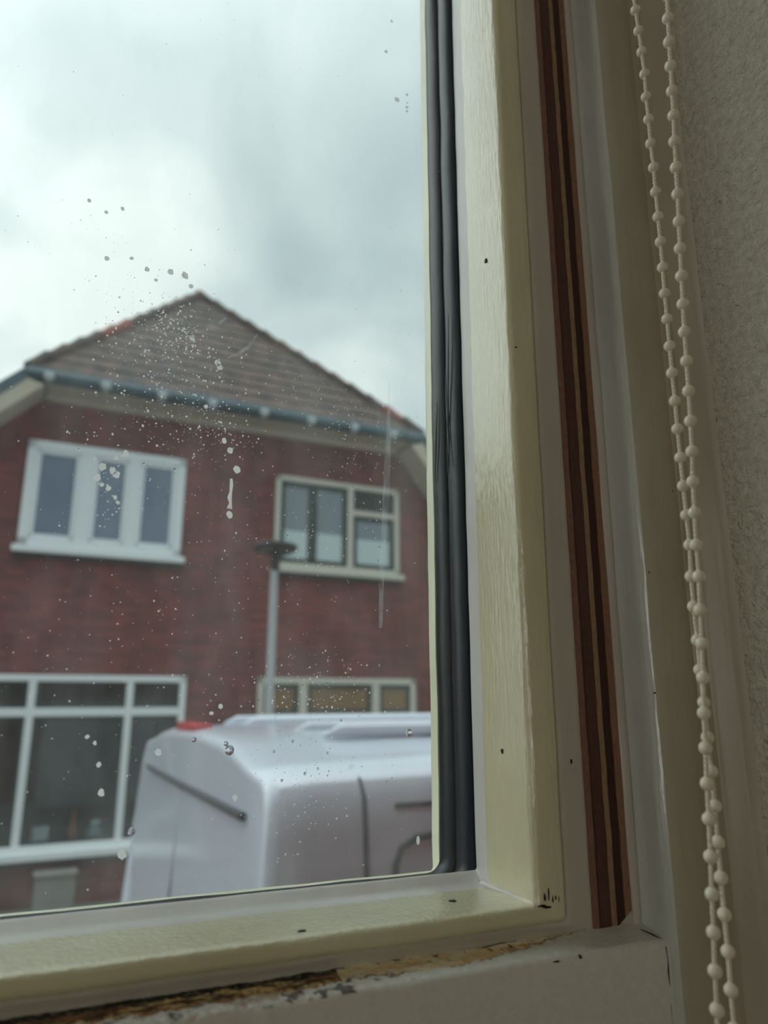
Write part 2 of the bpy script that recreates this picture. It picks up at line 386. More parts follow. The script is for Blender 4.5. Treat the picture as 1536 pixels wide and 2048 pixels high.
# ---------------------------------------------------------------- sill rail with worn paint
def sill():
    X0, X1 = -1.14, 0.2262
    xs = []; x = X0
    while x < -0.08: xs.append(x); x += 0.006
    while x < X1: xs.append(x); x += 0.00055
    xs.append(X1)
    NT = 34; path = []
    white = (0.74, 0.74, 0.69); cream = (0.88, 0.64, 0.30); pale = (0.93, 0.84, 0.60)
    orange = (0.42, 0.19, 0.06); brown = (0.085, 0.05, 0.03); black = (0.012, 0.010, 0.009); teal = (0.11, 0.15, 0.13); grey = (0.20, 0.19, 0.17)
    def lerp(a, b_, t): t = max(0, min(1, t)); return tuple(p + (q - p) * t for p, q in zip(a, b_))
    nz = lambda x, y, s, o=0.0: noise.fractal(Vector((x * s, y * s, o)), 1.0, 2.0, 4)
    v = []; cols = []; f = []
    NF = 26
    for x in xs:
        t = max(0.0, min(1.0, (0.125 - x) / 0.06))           # how far into the badly worn left end
        rag = 0.5 + 0.5 * nz(x, 0, 90, 3.3)
        ero = 0.0004 * nz(x, 0, 55, 1.1) + t * (0.0026 * max(0, rag) + 0.0006)
        yE = 0.2428 + ero; zE = -0.0896 - 0.0003 * nz(x, 0, 60, 5.5) - t * 0.0012 * max(0, rag)
        yB = 0.2575; zB = SILL + 0.0002
        row = []
        fb = 0.64 + 0.08 * nz(x, 0, 40, 2.2) + 0.10 * nz(x, 0, 260, 2.6)       # front edge of the bare band
        if x > 0.15: fb = 0.64 - (x - 0.15) / 0.048 * 0.60 + 0.10 * nz(x, 0, 200, 2.2)
        bb = 0.04 + 0.05 * nz(x, 0, 120, 7.7)
        for j in range(NT):
            u = j / (NT - 1); y = yB + (yE - yB) * u; z = zB + (zE - zB) * u
            if u > 0.93: z -= 0.0006 * ((u - 0.93) / 0.07) ** 2
            w = nz(x, y * 1.6, 210, 0.5); w2 = nz(x, y * 3, 480, 8.1)
            bare = bb < u < fb + 0.05 * w2
            c = white; h = 0.0
            if bare:
                h = -0.0005
                if t < 0.5:
                    c = lerp(cream, pale, 0.45 + 1.0 * w)
                    if w2 > 0.28: c = lerp(c, white, 0.6)
                    if u < bb + 0.07 and nz(x, 0, 70, 4.4) > 0.18: c = black
                    if u > fb - 0.07 and nz(x, 0, 60, 6.4) > -0.1: c = lerp(teal, orange, 0.5 + 2.0 * nz(x, 0, 150, 9.0))
                    if x > 0.150 and 0.25 < u < 0.45 and w > 0.05: c = lerp(orange, cream, 0.4)
                    if nz(x, y, 330, 12.0) > 0.52: c = lerp(brown, orange, 0.3)
                else:
                    q = nz(x * 0.35, y * 2.2, 220, 1.7)
                    c = lerp(brown, orange, 0.05 + 2.6 * max(0, q - 0.05))
                    if q < -0.22: c = lerp(brown, cream, min(1, (-0.22 - q) * 6))
                    if u < bb + 0.20 + 0.12 * w: c = black
                    if u > fb - 0.14 + 0.1 * w2: c = lerp(cream, orange, 0.5 + 1.5 * w)
                    if w2 > 0.33: c = grey
                h += 0.0004 * w
            else:
                h = 0.00025 * w * (0.3 + t) + 0.0009 * t * max(0, w2) * (1 if u > fb else 0)
                if t > 0.05 and u > fb:
                    k = nz(x * 0.55, y, 240, 21.0)
                    if k > 0.32: c = lerp(white, grey, (k - 0.32) * 8 * min(1, t * 1.4))
                    if k < -0.42 * (1.6 - t): c = lerp(white, orange, 0.5)
                if abs(x - 0.086) < 0.012 and u > fb and w > 0.12: c = lerp(black, white, 0.2)
                if abs(x + 0.0) < 0.006 and 0.5 < u < 0.95 and w2 > -0.1: c = orange
            row.append((x, y, z + h)); cols.append(c + (1,))
        for j in range(1, NF + 1):
            u = j / NF
            a = min(1, u * 6)
            y = yE - 0.0007 * math.sin(a * math.pi / 2) + (0.2424 - yE) * max(0, (u - 0.17) / 0.83) ** 0.35 * 1.0 if u > 0.17 else yE - 0.0007 * math.sin(a * math.pi / 2)
            z = zE - 0.0008 * (1 - math.cos(a * math.pi / 2)) - 0.25 * u ** 2.2 - 0.0006
            c = white
                        
            row.append((x, y, z)); cols.append(c + (1,))
        v += row
    k = NT + NF
    for i in range(len(xs) - 1):
        for j in range(k - 1): f.append((i * k + j, (i + 1) * k + j, (i + 1) * k + j + 1, i * k + j + 1))
    # closed ends, back and underside so the rail is solid
    nb = len(v)
    for i in range(len(xs)):
        v.append((xs[i], 0.2600, v[i * k + k - 1][2])); cols.append(white + (1,))
    for i in range(len(xs)):
        v.append((xs[i], 0.2600, SILL + 0.0002)); cols.append(white + (1,))
    L = len(xs)
    for i in range(L - 1):
        f.append((i * k + k - 1, (i + 1) * k + k - 1, nb + i + 1, nb + i))
        f.append((nb + i, nb + i + 1, nb + L + i + 1, nb + L + i))
        f.append((nb + L + i, nb + L + i + 1, (i + 1) * k, i * k))
    f.append(tuple(i for i in range(k)) + (nb, nb + L)); f.append(tuple((L - 1) * k + i for i in range(k))[::-1] + (nb + L + L - 1, nb + L - 1))
    m = Mat('worn_sill_paint', (200, 200, 190), 0.3)
    at = m.n('ShaderNodeAttribute'); at.attribute_name = 'wear'; m.color(at.outputs['Color'])
    m.bump(m.noise(900, 3, 0.6), 0.5, 0.0005); m.link(m.ramp(m.noise(300, 3), [(0.35, (0.2,) * 3 + (1,)), (0.7, (0.34,) * 3 + (1,))]), m.b.inputs['Roughness'])
    o = link_mesh('window_sill', v, f, m, win, True)
    ca = o.data.color_attributes.new('wear', 'FLOAT_COLOR', 'POINT')
    for i, c in enumerate(cols): ca.data[i].color = c
    return o
sill_o = sill()

# crack between the sill rail and the casing
def ribbon_tube(name, pts, r, mat, parent, seg=6):
    b = MB(); b.tube(pts, r, seg); return b.build(name, mat, parent)
ck = [(0.2190, 0.2500, -0.0874), (0.2215, 0.2470, -0.0885), (0.2232, 0.2440, -0.0897), (0.2237, 0.2424, -0.0922), (0.2240, 0.2421, -0.0960), (0.2236, 0.2421, -0.1000), (0.2238, 0.2421, -0.106), (0.2233, 0.2421, -0.112), (0.2234, 0.2421, -0.135), (0.2236, 0.2421, -0.18)]
ribbon_tube('paint_crack', ck, [0.0002, 0.0003, 0.0003, 0.0004, 0.0002, 0.0005, 0.0002, 0.0003, 0.0003, 0.0002], M_dark, sill_o)

# small dark chips where the paint is knocked off
def chip(x, y, z, nrm, w, h, parent, seed, mat=M_dark, d=0.00025):
    """an irregular flake-shaped chip lying in the surface whose normal is nrm ('x','y' or 'z')"""
    rnd = random.Random(seed); k = 11; w *= 1.35; h *= 1.35; v = []; f = []
    for lev, sc in ((-0.0004, 1.0), (d, 0.75)):
        for i in range(k):
            a = 2 * math.pi * i / k; q = (0.6 + 0.5 * rnd.random()) * sc
            p, s_ = w * q * math.cos(a), h * q * math.sin(a)
            v.append({'x': (x - lev, y + p, z + s_), 'y': (x + p, y - lev, z + s_), 'z': (x + p, y + s_, z + lev)}[nrm])
    f = [tuple(range(k)), tuple(range(k, 2 * k))] + [(i, (i + 1) % k, k + (i + 1) % k, k + i) for i in range(k)]
    return link_mesh('paint_chip', v, f, mat, parent, False)
chip(0.1733, 0.2709, 0.2075, 'x', 0.0009, 0.0014, win, 1)
chip(0.1733, 0.2728, -0.0215, 'x', 0.0009, 0.0012, win, 2)
chip(0.1954, 0.2562, -0.0249, 'y', 0.0005, 0.0010, win, 3)
chip(0.1771, 0.2543, 0.1543, 'y', 0.0006, 0.0003, win, 4)
chip(0.1488, 0.2734, -0.0757, 'z', 0.0018, 0.0012, win, 5)
chip(0.0843, 0.2608, -0.0757, 'z', 0.0015, 0.0008, win, 6)
for i, (x, z, w, h) in enumerate([(0.1765, -0.0758, 0.0016, 0.0003), (0.1790, -0.0764, 0.0018, 0.0004), (0.1795, -0.0722, 0.0003, 0.0022), (0.1778, -0.0730, 0.0003, 0.0013), (0.1812, -0.0740, 0.0003, 0.0013), (0.1826, -0.0735, 0.0004, 0.0009), (0.1840, -0.0742, 0.0002, 0.0012)]):
    chip(x, 0.2539, z, 'y', w, h, win, 20 + i)
for i, (x, z, w, h) in enumerate([(0.1733, -0.0908, 0.0016, 0.0005), (0.1660, -0.0936, 0.0005, 0.0005), (0.1838, -0.0905, 0.0006, 0.0007), (0.2220, -0.0985, 0.0003, 0.0007)]):
    chip(x, 0.2424, z, 'y', w, h, sill_o, 40 + i, Mat('brown_chip', (70, 44, 24), 0.7))
for i, (x, y, z) in enumerate([(0.228, 0.2381, 0.052), (0.2255, 0.2383, 0.002), (0.246, 0.2380, 0.09)]):
    chip(x, y - 0.0001, z, 'y', 0.0003, 0.0003, win, 60 + i)
# caulk worked into the mitre of the bead
ribbon_tube('caulk_line', [(0.1728, 0.2900, -0.0756), (0.1727, 0.2860, -0.0754), (0.1733, 0.2760, -0.0754), (0.1740, 0.2660, -0.0755), (0.1745, 0.2572, -0.0756)], [0.0022, 0.0016, 0.0009, 0.0006, 0.0003], M_lip, win, 10)
# buckled folds of the rubber seal
for i, (pts) in enumerate([[(0.1719, 0.3112, 0.165), (0.1712, 0.3100, 0.150), (0.1706, 0.3078, 0.130), (0.1704, 0.3060, 0.112)], [(0.1706, 0.3045, 0.195), (0.1703, 0.3060, 0.160), (0.1706, 0.3080, 0.135), (0.1712, 0.3105, 0.110)],
                           [(0.1693, 0.3165, 0.150), (0.1690, 0.3180, 0.128), (0.1690, 0.3200, 0.108)]]):
    ribbon_tube('seal_fold', pts, [0.0002] + [0.0005] * (len(pts) - 2) + [0.0002], M_seal, win)

# ================================================================ WATER AND SPECKS ON THE PANE
YP = 0.2998
def dome(mb, x, z, r, h=0.25, sx=1.0, sz=1.0, seg=12, y=YP, rot=0.0, rough=0.0):
    v = [Vector((x, y - r * h, z))]; f = []
    levels = [(0.55, 0.85), (0.88, 0.45), (1.0, 0.0)]
    rr = [1 + rough * (random.random() - 0.5) for _ in range(seg)]
    for s_, hh in levels:
        for j in range(seg):
            a = 2 * math.pi * j / seg; px, pz = r * s_ * sx * rr[j] * math.cos(a), r * s_ * sz * rr[j] * math.sin(a)
            v.append(Vector((x + px * math.cos(rot) - pz * math.sin(rot), y - r * h * hh, z + px * math.sin(rot) + pz * math.cos(rot))))
    for j in range(seg): f.append((0, 1 + j, 1 + (j + 1) % seg))
    for l in range(2):
        for j in range(seg):
            a, c = 1 + l * seg, 1 + (l + 1) * seg
            f.append((a + j, c + j, c + (j + 1) % seg, a + (j + 1) % seg))
    f.append(tuple(1 + 2 * seg + j for j in range(seg)))
    mb.add(v, f)
MM = 0.001 / 4.4          # metres per photo pixel at the pane, roughly
def drops(lst, name, label, group, mat=M_spot, cat='drop', rough=0.35):
    for (x, z, s_) in lst:
        mb = MB(); dome(mb, 0, 0, s_ * MM * 1.15, 0.18, 1.0, random.uniform(1.0, 1.35), 14, 0, random.uniform(-0.4, 0.4), rough)
        o = mb.build(name, mat, None); o.location = (x, YP, z)
        tag(o, label, cat, group if len(lst) > 1 else None)
drops([(0.0092, 0.0892, 6), (0.0132, 0.088, 5), (0.0148, 0.0866, 5), (0.0077, 0.0846, 5), (0.0097, 0.0818, 3), (0.0123, 0.0807, 4), (0.0162, 0.0752, 3), (0.0151, 0.0771, 3), (0.0061, 0.0921, 3), (0.014, 0.0936, 3.5), (0.0176, 0.096, 4)],
      'dried_drop', 'round white dried drop in the cluster over the middle pane of the white upper window', 'white drops over the white upper window')
drops([(0.003, 0.1813, 4), (0.0127, 0.1839, 3), (0.0193, 0.1803, 4), (0.0293, 0.1814, 5), (0.0384, 0.1766, 4), (0.0234, 0.176, 3), (-0.0065, 0.2069, 3), (0.0007, 0.2033, 3), (0.0071, 0.2068, 3)],
      'dried_drop', 'small grey dried drop seen against the cloudy sky left above the roof peak', 'grey drops left above the roof peak')
mb = MB(); dome(mb, 0, 0, 7.5 * MM, 0.18, 0.8, 1.15, 16, 0, 0.4, 0.35); o = mb.build('dried_drop', M_spot); o.location = (0.0355, YP, 0.1813)
tag(o, 'largest grey oval dried drop against the sky just above the roof peak', 'drop')
drops([(0.1363, 0.3663, 3), (0.1394, 0.3146, 6), (0.1329, 0.3441, 4), (0.1454, 0.3202, 3), (0.1454, 0.3149, 2.2), (0.1453, 0.312, 3), (0.1453, 0.3094, 3)],
      'dried_drop', 'grey dried drop against the sky high on the pane beside the black seal', 'grey drops high beside the seal')
for (x, z, s_, lab) in [(0.0567, 0.107, 4.5, 'small round white dried drop, highest of the run above the long drip'),
                        (0.0595, 0.1031, 5.5, 'oval white dried drop second from the top above the long drip'),
                        (0.0627, 0.0948, 6.5, 'white dried drop directly above the long white drip'),
                        (0.0607, 0.0746, 6, 'round white dried drop hanging just below the long white drip'),
                        (0.0286, -0.0544, 7, 'large white dried drop at the right end of the lower white window sill'),
                        (0.0197, -0.0333, 5, 'white dried drop over the dark ground floor window, left of the van'),
                        (0.0686, -0.0375, 4.5, 'small white dried drop over the side of the van near its rear corner'),
                        (0.0387, -0.0198, 5, 'white dried drop over the top left of the van rear')]:
    mb = MB(); dome(mb, 0, 0, s_ * MM, 0.18, 1.0, 1.2, 14, 0, 0.3, 0.3); o = mb.build('dried_drop', M_spot); o.location = (x, YP, z); tag(o, lab, 'drop')
drops([(0.0405, 0.1514, 4.5), (0.052, 0.1423, 5), (0.0529, 0.1406, 5), (0.0482, 0.1213, 3.5)], 'dried_drop', 'white dried drop over the brown tiled roof below its peak', 'white drops over the tiled roof')
drops([(0.018, -0.0235, 3.5), (0.0578, -0.0058, 3), (0.0612, -0.0032, 3.2), (0.0132, -0.0137, 3), (0.016, -0.016, 2.5)], 'dried_drop', 'tiny white dried drop low on the pane around the ground floor windows', 'tiny white drops low on the pane')
# long drip
mb = MB()
path = [(0, 0, 0.0072), (0.0002, -0.0002, 0.0045), (0.0001, -0.0002, 0.0015), (-0.0003, -0.0002, -0.0012), (0.0002, -0.0002, -0.0035), (-0.0001, -0.0001, -0.006)]
mb.tube(path, [0.0006, 0.0008, 0.0006, 0.0010, 0.0006, 0.0012], 10)
o = mb.build('dried_drip', M_spot); o.location = (0.0606, YP - 0.0002, 0.0832); o.scale = (1, 0.3, 1)
tag(o, 'long vertical white dried drip on the pane between the two upper windows of the house', 'drip')
# clear water drops over the van
wd = [(0.1436, -0.0147, 7, 'clear round water drop over the van side near the black seal'),
      (0.0656, -0.0198, 8, 'largest clear water drop, over the rear roof edge of the van'),
      (0.0641, -0.0173, 4, 'small clear water drop touching the largest one at the van roof edge'),
      (0.0517, -0.0156, 4, 'left small clear water drop beside the red lamp of the van'),
      (0.0313, -0.0471, 6, 'clear water drop on the pane where the lower sill meets the van')]
for (x, z, s_, lab) in wd:
    mb = MB(); dome(mb, 0, 0, s_ * MM, 0.4, 1.0, 1.1, 18, 0); o = mb.build('water_drop', M_water); o.location = (x, YP, z); tag(o, lab, 'drop')
mb = MB(); dome(mb, 0, 0, 6 * MM, 0.18, 0.6, 1.3, 14, 0); o = mb.build('dried_drop', M_spot); o.location = (0.1473, YP, -0.0582)
tag(o, 'oval pale fleck over the van side low by the bottom right corner of the pane', 'drop')

# uncountable fine specks
specks = MB(); g = random.gauss
def scatter(n, cx, cz, sx, sz, r0, r1, shear=0.0):
    for _ in range(int(n * 1.3)):
        dz = g(0, sz); x = cx + g(0, sx) + shear * dz; z = cz + dz
        if x > 0.166 or x < -0.10 or z < -0.072: continue
        r = 1.35 * (r0 + (r1 - r0) * random.random() ** 2.6)
        dome(specks, x, z, r, 0.15, 1.0, random.choice((1, 1, 1.1, 1.5)), 7, YP, random.uniform(-0.5, 0.5))
scatter(260, 0.0300, 0.150, 0.012, 0.010, 0.00008, 0.00036, -0.5)
scatter(170, 0.0270, 0.128, 0.014, 0.014, 0.00008, 0.00038)
scatter(120, 0.0480, 0.132, 0.012, 0.014, 0.00008, 0.00034)
scatter(70, 0.0360, 0.156, 0.004, 0.006, 0.0001, 0.00042)
scatter(110, 0.0540, 0.112, 0.010, 0.006, 0.00008, 0.00034)
scatter(90, 0.0260, 0.100, 0.020, 0.012, 0.00007, 0.0003)
scatter(60, 0.0100, 0.078, 0.008, 0.012, 0.0001, 0.0003)
scatter(160, 0.1020, 0.132, 0.016, 0.012, 0.00006, 0.00022, -1.1)
scatter(120, 0.1220, 0.112, 0.012, 0.012, 0.00006, 0.0002)
scatter(130, 0.1000, 0.060, 0.022, 0.022, 0.00006, 0.00026)
scatter(200, 0.0960, 0.002, 0.018, 0.010, 0.00007, 0.00032)
scatter(150, 0.0950, -0.038, 0.012, 0.012, 0.00007, 0.00026)
scatter(160, 0.0100, 0.010, 0.030, 0.035, 0.00006, 0.00026)
scatter(110, 0.0500, 0.060, 0.030, 0.030, 0.00006, 0.00022)
scatter(110, 0.0500, 0.300, 0.06, 0.08, 0.00006, 0.0002)
scatter(80, 0.1400, 0.200, 0.012, 0.07, 0.00006, 0.0002)
scatter(60, 0.0600, -0.040, 0.03, 0.02, 0.00006, 0.00022)
scatter(60, 0.0200, 0.185, 0.02, 0.012, 0.00007, 0.00026)
o = specks.build('water_specks', M_speck); tag(o, 'fine white specks and tiny dried droplets scattered all over the window pane', 'water specks', None, 'stuff')
# little clear droplets in runs over the right upper window and the van
beads = MB(); random.seed(21)
for (cx, cz, sx, sz, n_) in [(0.0860, 0.070, 0.002, 0.014, 14), (0.0960, 0.070, 0.0012, 0.014, 16), (0.1160, 0.072, 0.006, 0.012, 20), (0.1290, 0.070, 0.0012, 0.014, 14), (0.0960, -0.030, 0.008, 0.012, 40), (0.1080, 0.004, 0.010, 0.006, 26), (0.0250, 0.095, 0.02, 0.003, 12), (0.0560, 0.003, 0.004, 0.006, 10), (0.1340, -0.045, 0.006, 0.010, 12)]:
    for _ in range(n_):
        dome(beads, cx + g(0, sx), max(-0.07, cz + g(0, sz)), 0.0002 + 0.00035 * random.random() ** 2, 0.4, 1, 1.15, 10)
o = beads.build('rain_droplets', M_water); tag(o, 'tiny clear rain droplets on the pane over the van and the green framed window', 'droplets', None, 'stuff')
# wiped arcs, and a long run mark near the right edge of the view
def streak(pts, widths, name='smear'):
    v = []; f = []
    for i, (x, z) in enumerate(pts):
        p0 = Vector(pts[max(i - 1, 0)]); p1 = Vector(pts[min(i + 1, len(pts) - 1)]); t = (p1 - p0).normalized(); nn = Vector((-t.y, t.x)) * widths[i] / 2
        v += [(x + nn.x, YP - 0.00005, z + nn.y), (x - nn.x, YP - 0.00005, z - nn.y)]
    f = [(2 * i, 2 * i + 1, 2 * i + 3, 2 * i + 2) for i in range(len(pts) - 1)]
    o = link_mesh(name, v, f, M_smear, win, False); return o
streak([(0.0400, 0.1545), (0.0432, 0.1558), (0.0495, 0.1593), (0.0547, 0.1649)], [0.0003, 0.0016, 0.0024, 0.0004])
streak([(0.0560, 0.1455), (0.0600, 0.1480), (0.0655, 0.1530), (0.0690, 0.1600)], [0.0003, 0.0012, 0.0018, 0.0004])
streak([(0.1344, 0.1487), (0.1340, 0.123), (0.1330, 0.0982), (0.1306, 0.058), (0.1300, 0.0300)], [0.0004, 0.0026, 0.0034, 0.0026, 0.0018])

# ================================================================ BLIND CHAIN
LB = [(0.212, 0.291), (0.2125, 0.2796), (0.2129, 0.2678), (0.2123, 0.2553), (0.2124, 0.2436), (0.2121, 0.2311), (0.2123, 0.2191), (0.212, 0.2069), (0.2119, 0.1948), (0.2118, 0.1829), (0.2115, 0.1709), (0.2111, 0.1589), (0.211, 0.1474), (0.2108, 0.1355), (0.2106, 0.1239), (0.2106, 0.1121), (0.2104, 0.1005), (0.2104, 0.0889), (0.2102, 0.0776), (0.2104, 0.0663), (0.2104, 0.0549), (0.2095, 0.0431), (0.2092, 0.0321), (0.2094, 0.0201), (0.2091, 0.0096), (0.2094, -0.0015), (0.2094, -0.0133), (0.2096, -0.0244), (0.2095, -0.0355), (0.2092, -0.0468), (0.2089, -0.0577), (0.2087, -0.0687), (0.2086, -0.0796), (0.2082, -0.0906)]
RB = [(0.2313, 0.3067), (0.2302, 0.2927), (0.2294, 0.2789), (0.2285, 0.2648), (0.2276, 0.2513), (0.2264, 0.2372), (0.2255, 0.2235), (0.2246, 0.2098), (0.2236, 0.196), (0.2225, 0.1827), (0.2215, 0.1695), (0.2206, 0.1564), (0.2197, 0.1436), (0.2191, 0.1307), (0.2184, 0.1176), (0.2177, 0.1049), (0.2167, 0.0922), (0.2155, 0.08), (0.2146, 0.0677), (0.2138, 0.0552), (0.2134, 0.0433), (0.2122, 0.031), (0.2114, 0.0189), (0.2102, 0.007), (0.2089, -0.0051), (0.2079, -0.0167), (0.2069, -0.0282), (0.2062, -0.0394), (0.2052, -0.051), (0.2042, -0.0622), (0.2032, -0.0734), (0.2022, -0.0844), (0.2014, -0.0952)]
L3 = [Vector((x, 0.198, z)) for x, z in LB]
R3 = []
for x, z in RB:
    k = 1 - 0.145 * (z + 0.1) / 0.4; R3.append(Vector((x * k, 0.198 * k, z * k)))
def extend(l):
    top = l[0] - l[1]; bot = l[-1] - l[-2]
    return [l[0] + top * i for i in range(14, 0, -1)] + l + [l[-1] + bot * i for i in range(1, 5)]
L3, R3 = extend(L3), extend(R3)
chain = empty('blind_chain', (0.209, 0.195, -0.12), label='white beaded pull cord of a roller blind hanging in two strands before the right wall', cat='blind chain')
bmb = MB(); seg = 20; prof = [(0.00225 * math.sin(math.pi * i / 12) + 1e-5, -0.00225 * math.cos(math.pi * i / 12)) for i in range(13)]
bmb.lathe(prof, seg)
off = -Vector(chain.location)
bead_o = None
for p in L3 + R3:
    if bead_o is None: bead_o = bmb.build('bead', M_bead, chain); o = bead_o
    else: o = bead_o.copy(); COL.objects.link(o); o.parent = chain
    o.location = p + off
for strand in (L3, R3):
    # two twisted plies
    cmb_ = MB(); fine = []
    for i in range(len(strand) - 1):
        for j in range(10): fine.append(strand[i].lerp(strand[i + 1], j / 10) + off)
    fine.append(strand[-1] + off)
    for ph in (0, 2.094, 4.188):
        s_ = 0.0; pts = []
        for i, p in enumerate(fine):
            if i: s_ += (p - fine[i - 1]).length
            a = ph + s_ / 0.0052 * 2 * math.pi
            pts.append(p + Vector((0.00042 * math.cos(a), 0.00042 * math.sin(a), 0)))
        cmb_.tube(pts, 0.00046, 6)
    cmb_.build('cord', M_cord, chain)

# ================================================================ OUTSIDE
HR = R(1.96)
def hp(x, y, z): c, s_ = math.cos(HR), math.sin(HR); return Vector((x * c - y * s_, x * s_ + y * c, z))
GZ = -2.2
M_brick = Mat('dark_red_brick', (110, 55, 50), 0.85)
bt = M_brick.n('ShaderNodeTexBrick'); sxyz = M_brick.n('ShaderNodeSeparateXYZ'); cxyz = M_brick.n('ShaderNodeCombineXYZ')
M_brick.link(M_brick.coord(), sxyz.inputs[0]); M_brick.link(sxyz.outputs[0], cxyz.inputs[0]); M_brick.link(sxyz.outputs[2], cxyz.inputs[1])
M_brick.link(cxyz.outputs[0], bt.inputs['Vector'])
bt.inputs['Scale'].default_value = 1.0; bt.inputs['Brick Width'].default_value = 0.21; bt.inputs['Row Height'].default_value = 0.062; bt.inputs['Mortar Size'].default_value = 0.006
bt.inputs['Color1'].default_value = srgb(140, 66, 62); bt.inputs['Color2'].default_value = srgb(106, 50, 50); bt.inputs['Mortar'].default_value = srgb(98, 84, 78)
mxb = M_brick.n('ShaderNodeMix', data_type='RGBA', blend_type='MULTIPLY'); mxb.inputs[0].default_value = 0.8
M_brick.link(bt.outputs[0], mxb.inputs[6])
M_brick.link(M_brick.ramp(M_brick.noise(1.6, 3, 0.5, (1.5, 1, 0.5)), [(0.35, (0.72, 0.78, 0.82, 1)), (0.65, (1.15, 0.95, 0.95, 1))]), mxb.inputs[7])
M_brick.color(mxb.outputs[2])
M_tile = Mat('brown_roof_tiles', (80, 60, 52), 0.7)
M_tile.vary((50, 42, 40), (108, 80, 70), 5.0, 5, (1, 1, 1), 0.38, 0.7)
wv = M_tile.n('ShaderNodeTexWave', Scale=4.2, Distortion=0.6); wv.bands_direction = 'Z'; M_tile.link(M_tile.coord(), wv.inputs['Vector']); M_tile.bump(wv.outputs[0], 0.15, 0.02)
M_teal = Mat('teal_gutter_paint', (44, 76, 88), 0.4)
M_soffit = Mat('cream_soffit', (190, 180, 160), 0.6)
M_white = Mat('white_window_paint', (240, 244, 246), 0.4)
M_creamw = Mat('cream_window_paint', (206, 202, 188), 0.45)
M_green = Mat('dark_green_sash', (26, 44, 42), 0.4)
M_bracket = Mat('bracket_paint', (176, 182, 184), 0.5)
M_redtile = Mat('orange_red_ridge', (140, 70, 58), 0.7)
M_ridge = Mat('dark_ridge_tile', (66, 56, 52), 0.7); M_ridge.vary((52, 46, 44), (92, 66, 54), 3, 3)
M_skypane = Mat('blue_grey_painted_sky_pane', (112, 128, 152), 0.15, 0.6); M_skypane.vary((100, 116, 142), (124, 138, 158), 1.2, 2)  # sky reflection put into the panes' base colour; nothing hangs behind the glass
M_greypane = Mat('grey_pane', (126, 138, 146), 0.12, 0.6)
M_film2 = Mat('white_privacy_film', (196, 214, 214), 0.3)
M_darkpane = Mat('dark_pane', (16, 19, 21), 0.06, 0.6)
M_orange = Mat('ochre_blind', (128, 92, 44), 0.3)
def clearpane():
    m = Mat('dark_clear_pane')
    gl = m.n('ShaderNodeBsdfGlossy'); gl.inputs['Roughness'].default_value = 0.02
    tr = m.n('ShaderNodeBsdfTransparent'); tr.inputs['Color'].default_value = (0.8, 0.85, 0.85, 1)
    mx = m.n('ShaderNodeMixShader'); m.link(schlick(m, 0.06), mx.inputs[0]); m.link(tr.outputs[0], mx.inputs[1]); m.link(gl.outputs[0], mx.inputs[2])
    m.link(mx.outputs[0], m.out.inputs[0]); return m
M_clear = clearpane()
M_int = Mat('dim_interior', (34, 33, 34), 0.9)
M_lead = Mat('dark_sill', (46, 42, 42), 0.6)

WY = 9.5
house = empty('brick_house', hp(2.3, WY, GZ), HR, label='dark red brick house with brown tiled half-hipped roof across the street', cat='house')
OX, OZ = 2.3, GZ
def H(x, y, z): return (x - OX, y - WY, z - OZ)
def hbox(mb, x0, x1, y0, y1, z0, z1, mi=0): mb.box(x0 - OX, x1 - OX, y0 - WY, y1 - WY, z0 - OZ, z1 - OZ, mi)
# front wall with its clipped upper corners, pierced by the ground floor left window
LLx0, LLx1, LLz0, LLz1 = -1.05, 1.83, -1.64, 0.26
WTOP = 3.74
def wallpart(pts): 
    mb_.prism([H(x, WY, z) for x, z in pts], (0, 0.30, 0))
mb_ = MB()
wallpart([(-4.0, -2.2), (LLx0, -2.2), (LLx0, LLz1), (-4.0, LLz1)])
wallpart([(LLx0, -2.2), (LLx1, -2.2), (LLx1, LLz0), (LLx0, LLz0)])
wallpart([(LLx1, -2.2), (8.0, -2.2), (8.0, LLz1), (LLx1, LLz1)])
wallpart([(-4.0, LLz1), (8.0, LLz1), (5.75, WTOP - 1.45), (4.72, WTOP), (-0.10, WTOP), (-1.85, WTOP - 1.75)])
wall_o = mb_.build('wall', M_brick, house, smooth=False)
# dark room behind that window
mb_ = MB()
x0, x1, z0, z1 = LLx0, LLx1, LLz0, LLz1
for (a, b_, c, d, e_, f_) in [(x0, x1, WY + 2.0, WY + 2.05, z0 - .3, z1 + .2), (x0 - .05, x0, WY + .3, WY + 2.0, z0 - .3, z1 + .2), (x1, x1 + .05, WY + .3, WY + 2.0, z0 - .3, z1 + .2), (x0, x1, WY + .3, WY + 2.0, z1 + .1, z1 + .2), (x0, x1, WY + .3, WY + 2.0, z0 - .3, z0 - .02)]:
    hbox(mb_, a, b_, c, d, e_, f_)
mb_.build('front_room', M_int, house, smooth=False)

# roof
ey, ez = 9.08, 3.83
HL, HRt = (-0.34, ey, ez), (5.00, ey, ez)
AP = (1.95, 11.10, 6.43); APB = (1.95, 17.0, 6.43)
def slab(name, pts, th, mat):
    a = [Vector(H(*p)) for p in pts]; nn = (a[1] - a[0]).cross(a[2] - a[0]).normalized()
    if nn.z < 0: nn = -nn
    m_ = MB(); m_.prism(a, -nn * th); return m_.build(name, mat, house, smooth=False)
slab('hip_roof', [HL, HRt, AP], 0.10, M_tile)
dl = 3.2
vl = (HL[0] - dl, ey, ez - dl * 0.98); vr = (HRt[0] + dl, ey, ez - dl * 1.08)
slab('side_roof', [HL, AP, APB, (HL[0], 17.0, ez), (vl[0], 17.0, vl[2]), vl], 0.10, M_tile)
slab('side_roof', [HRt, AP, APB, (HRt[0], 17.0, ez), (vr[0], 17.0, vr[2]), vr], 0.10, M_tile)
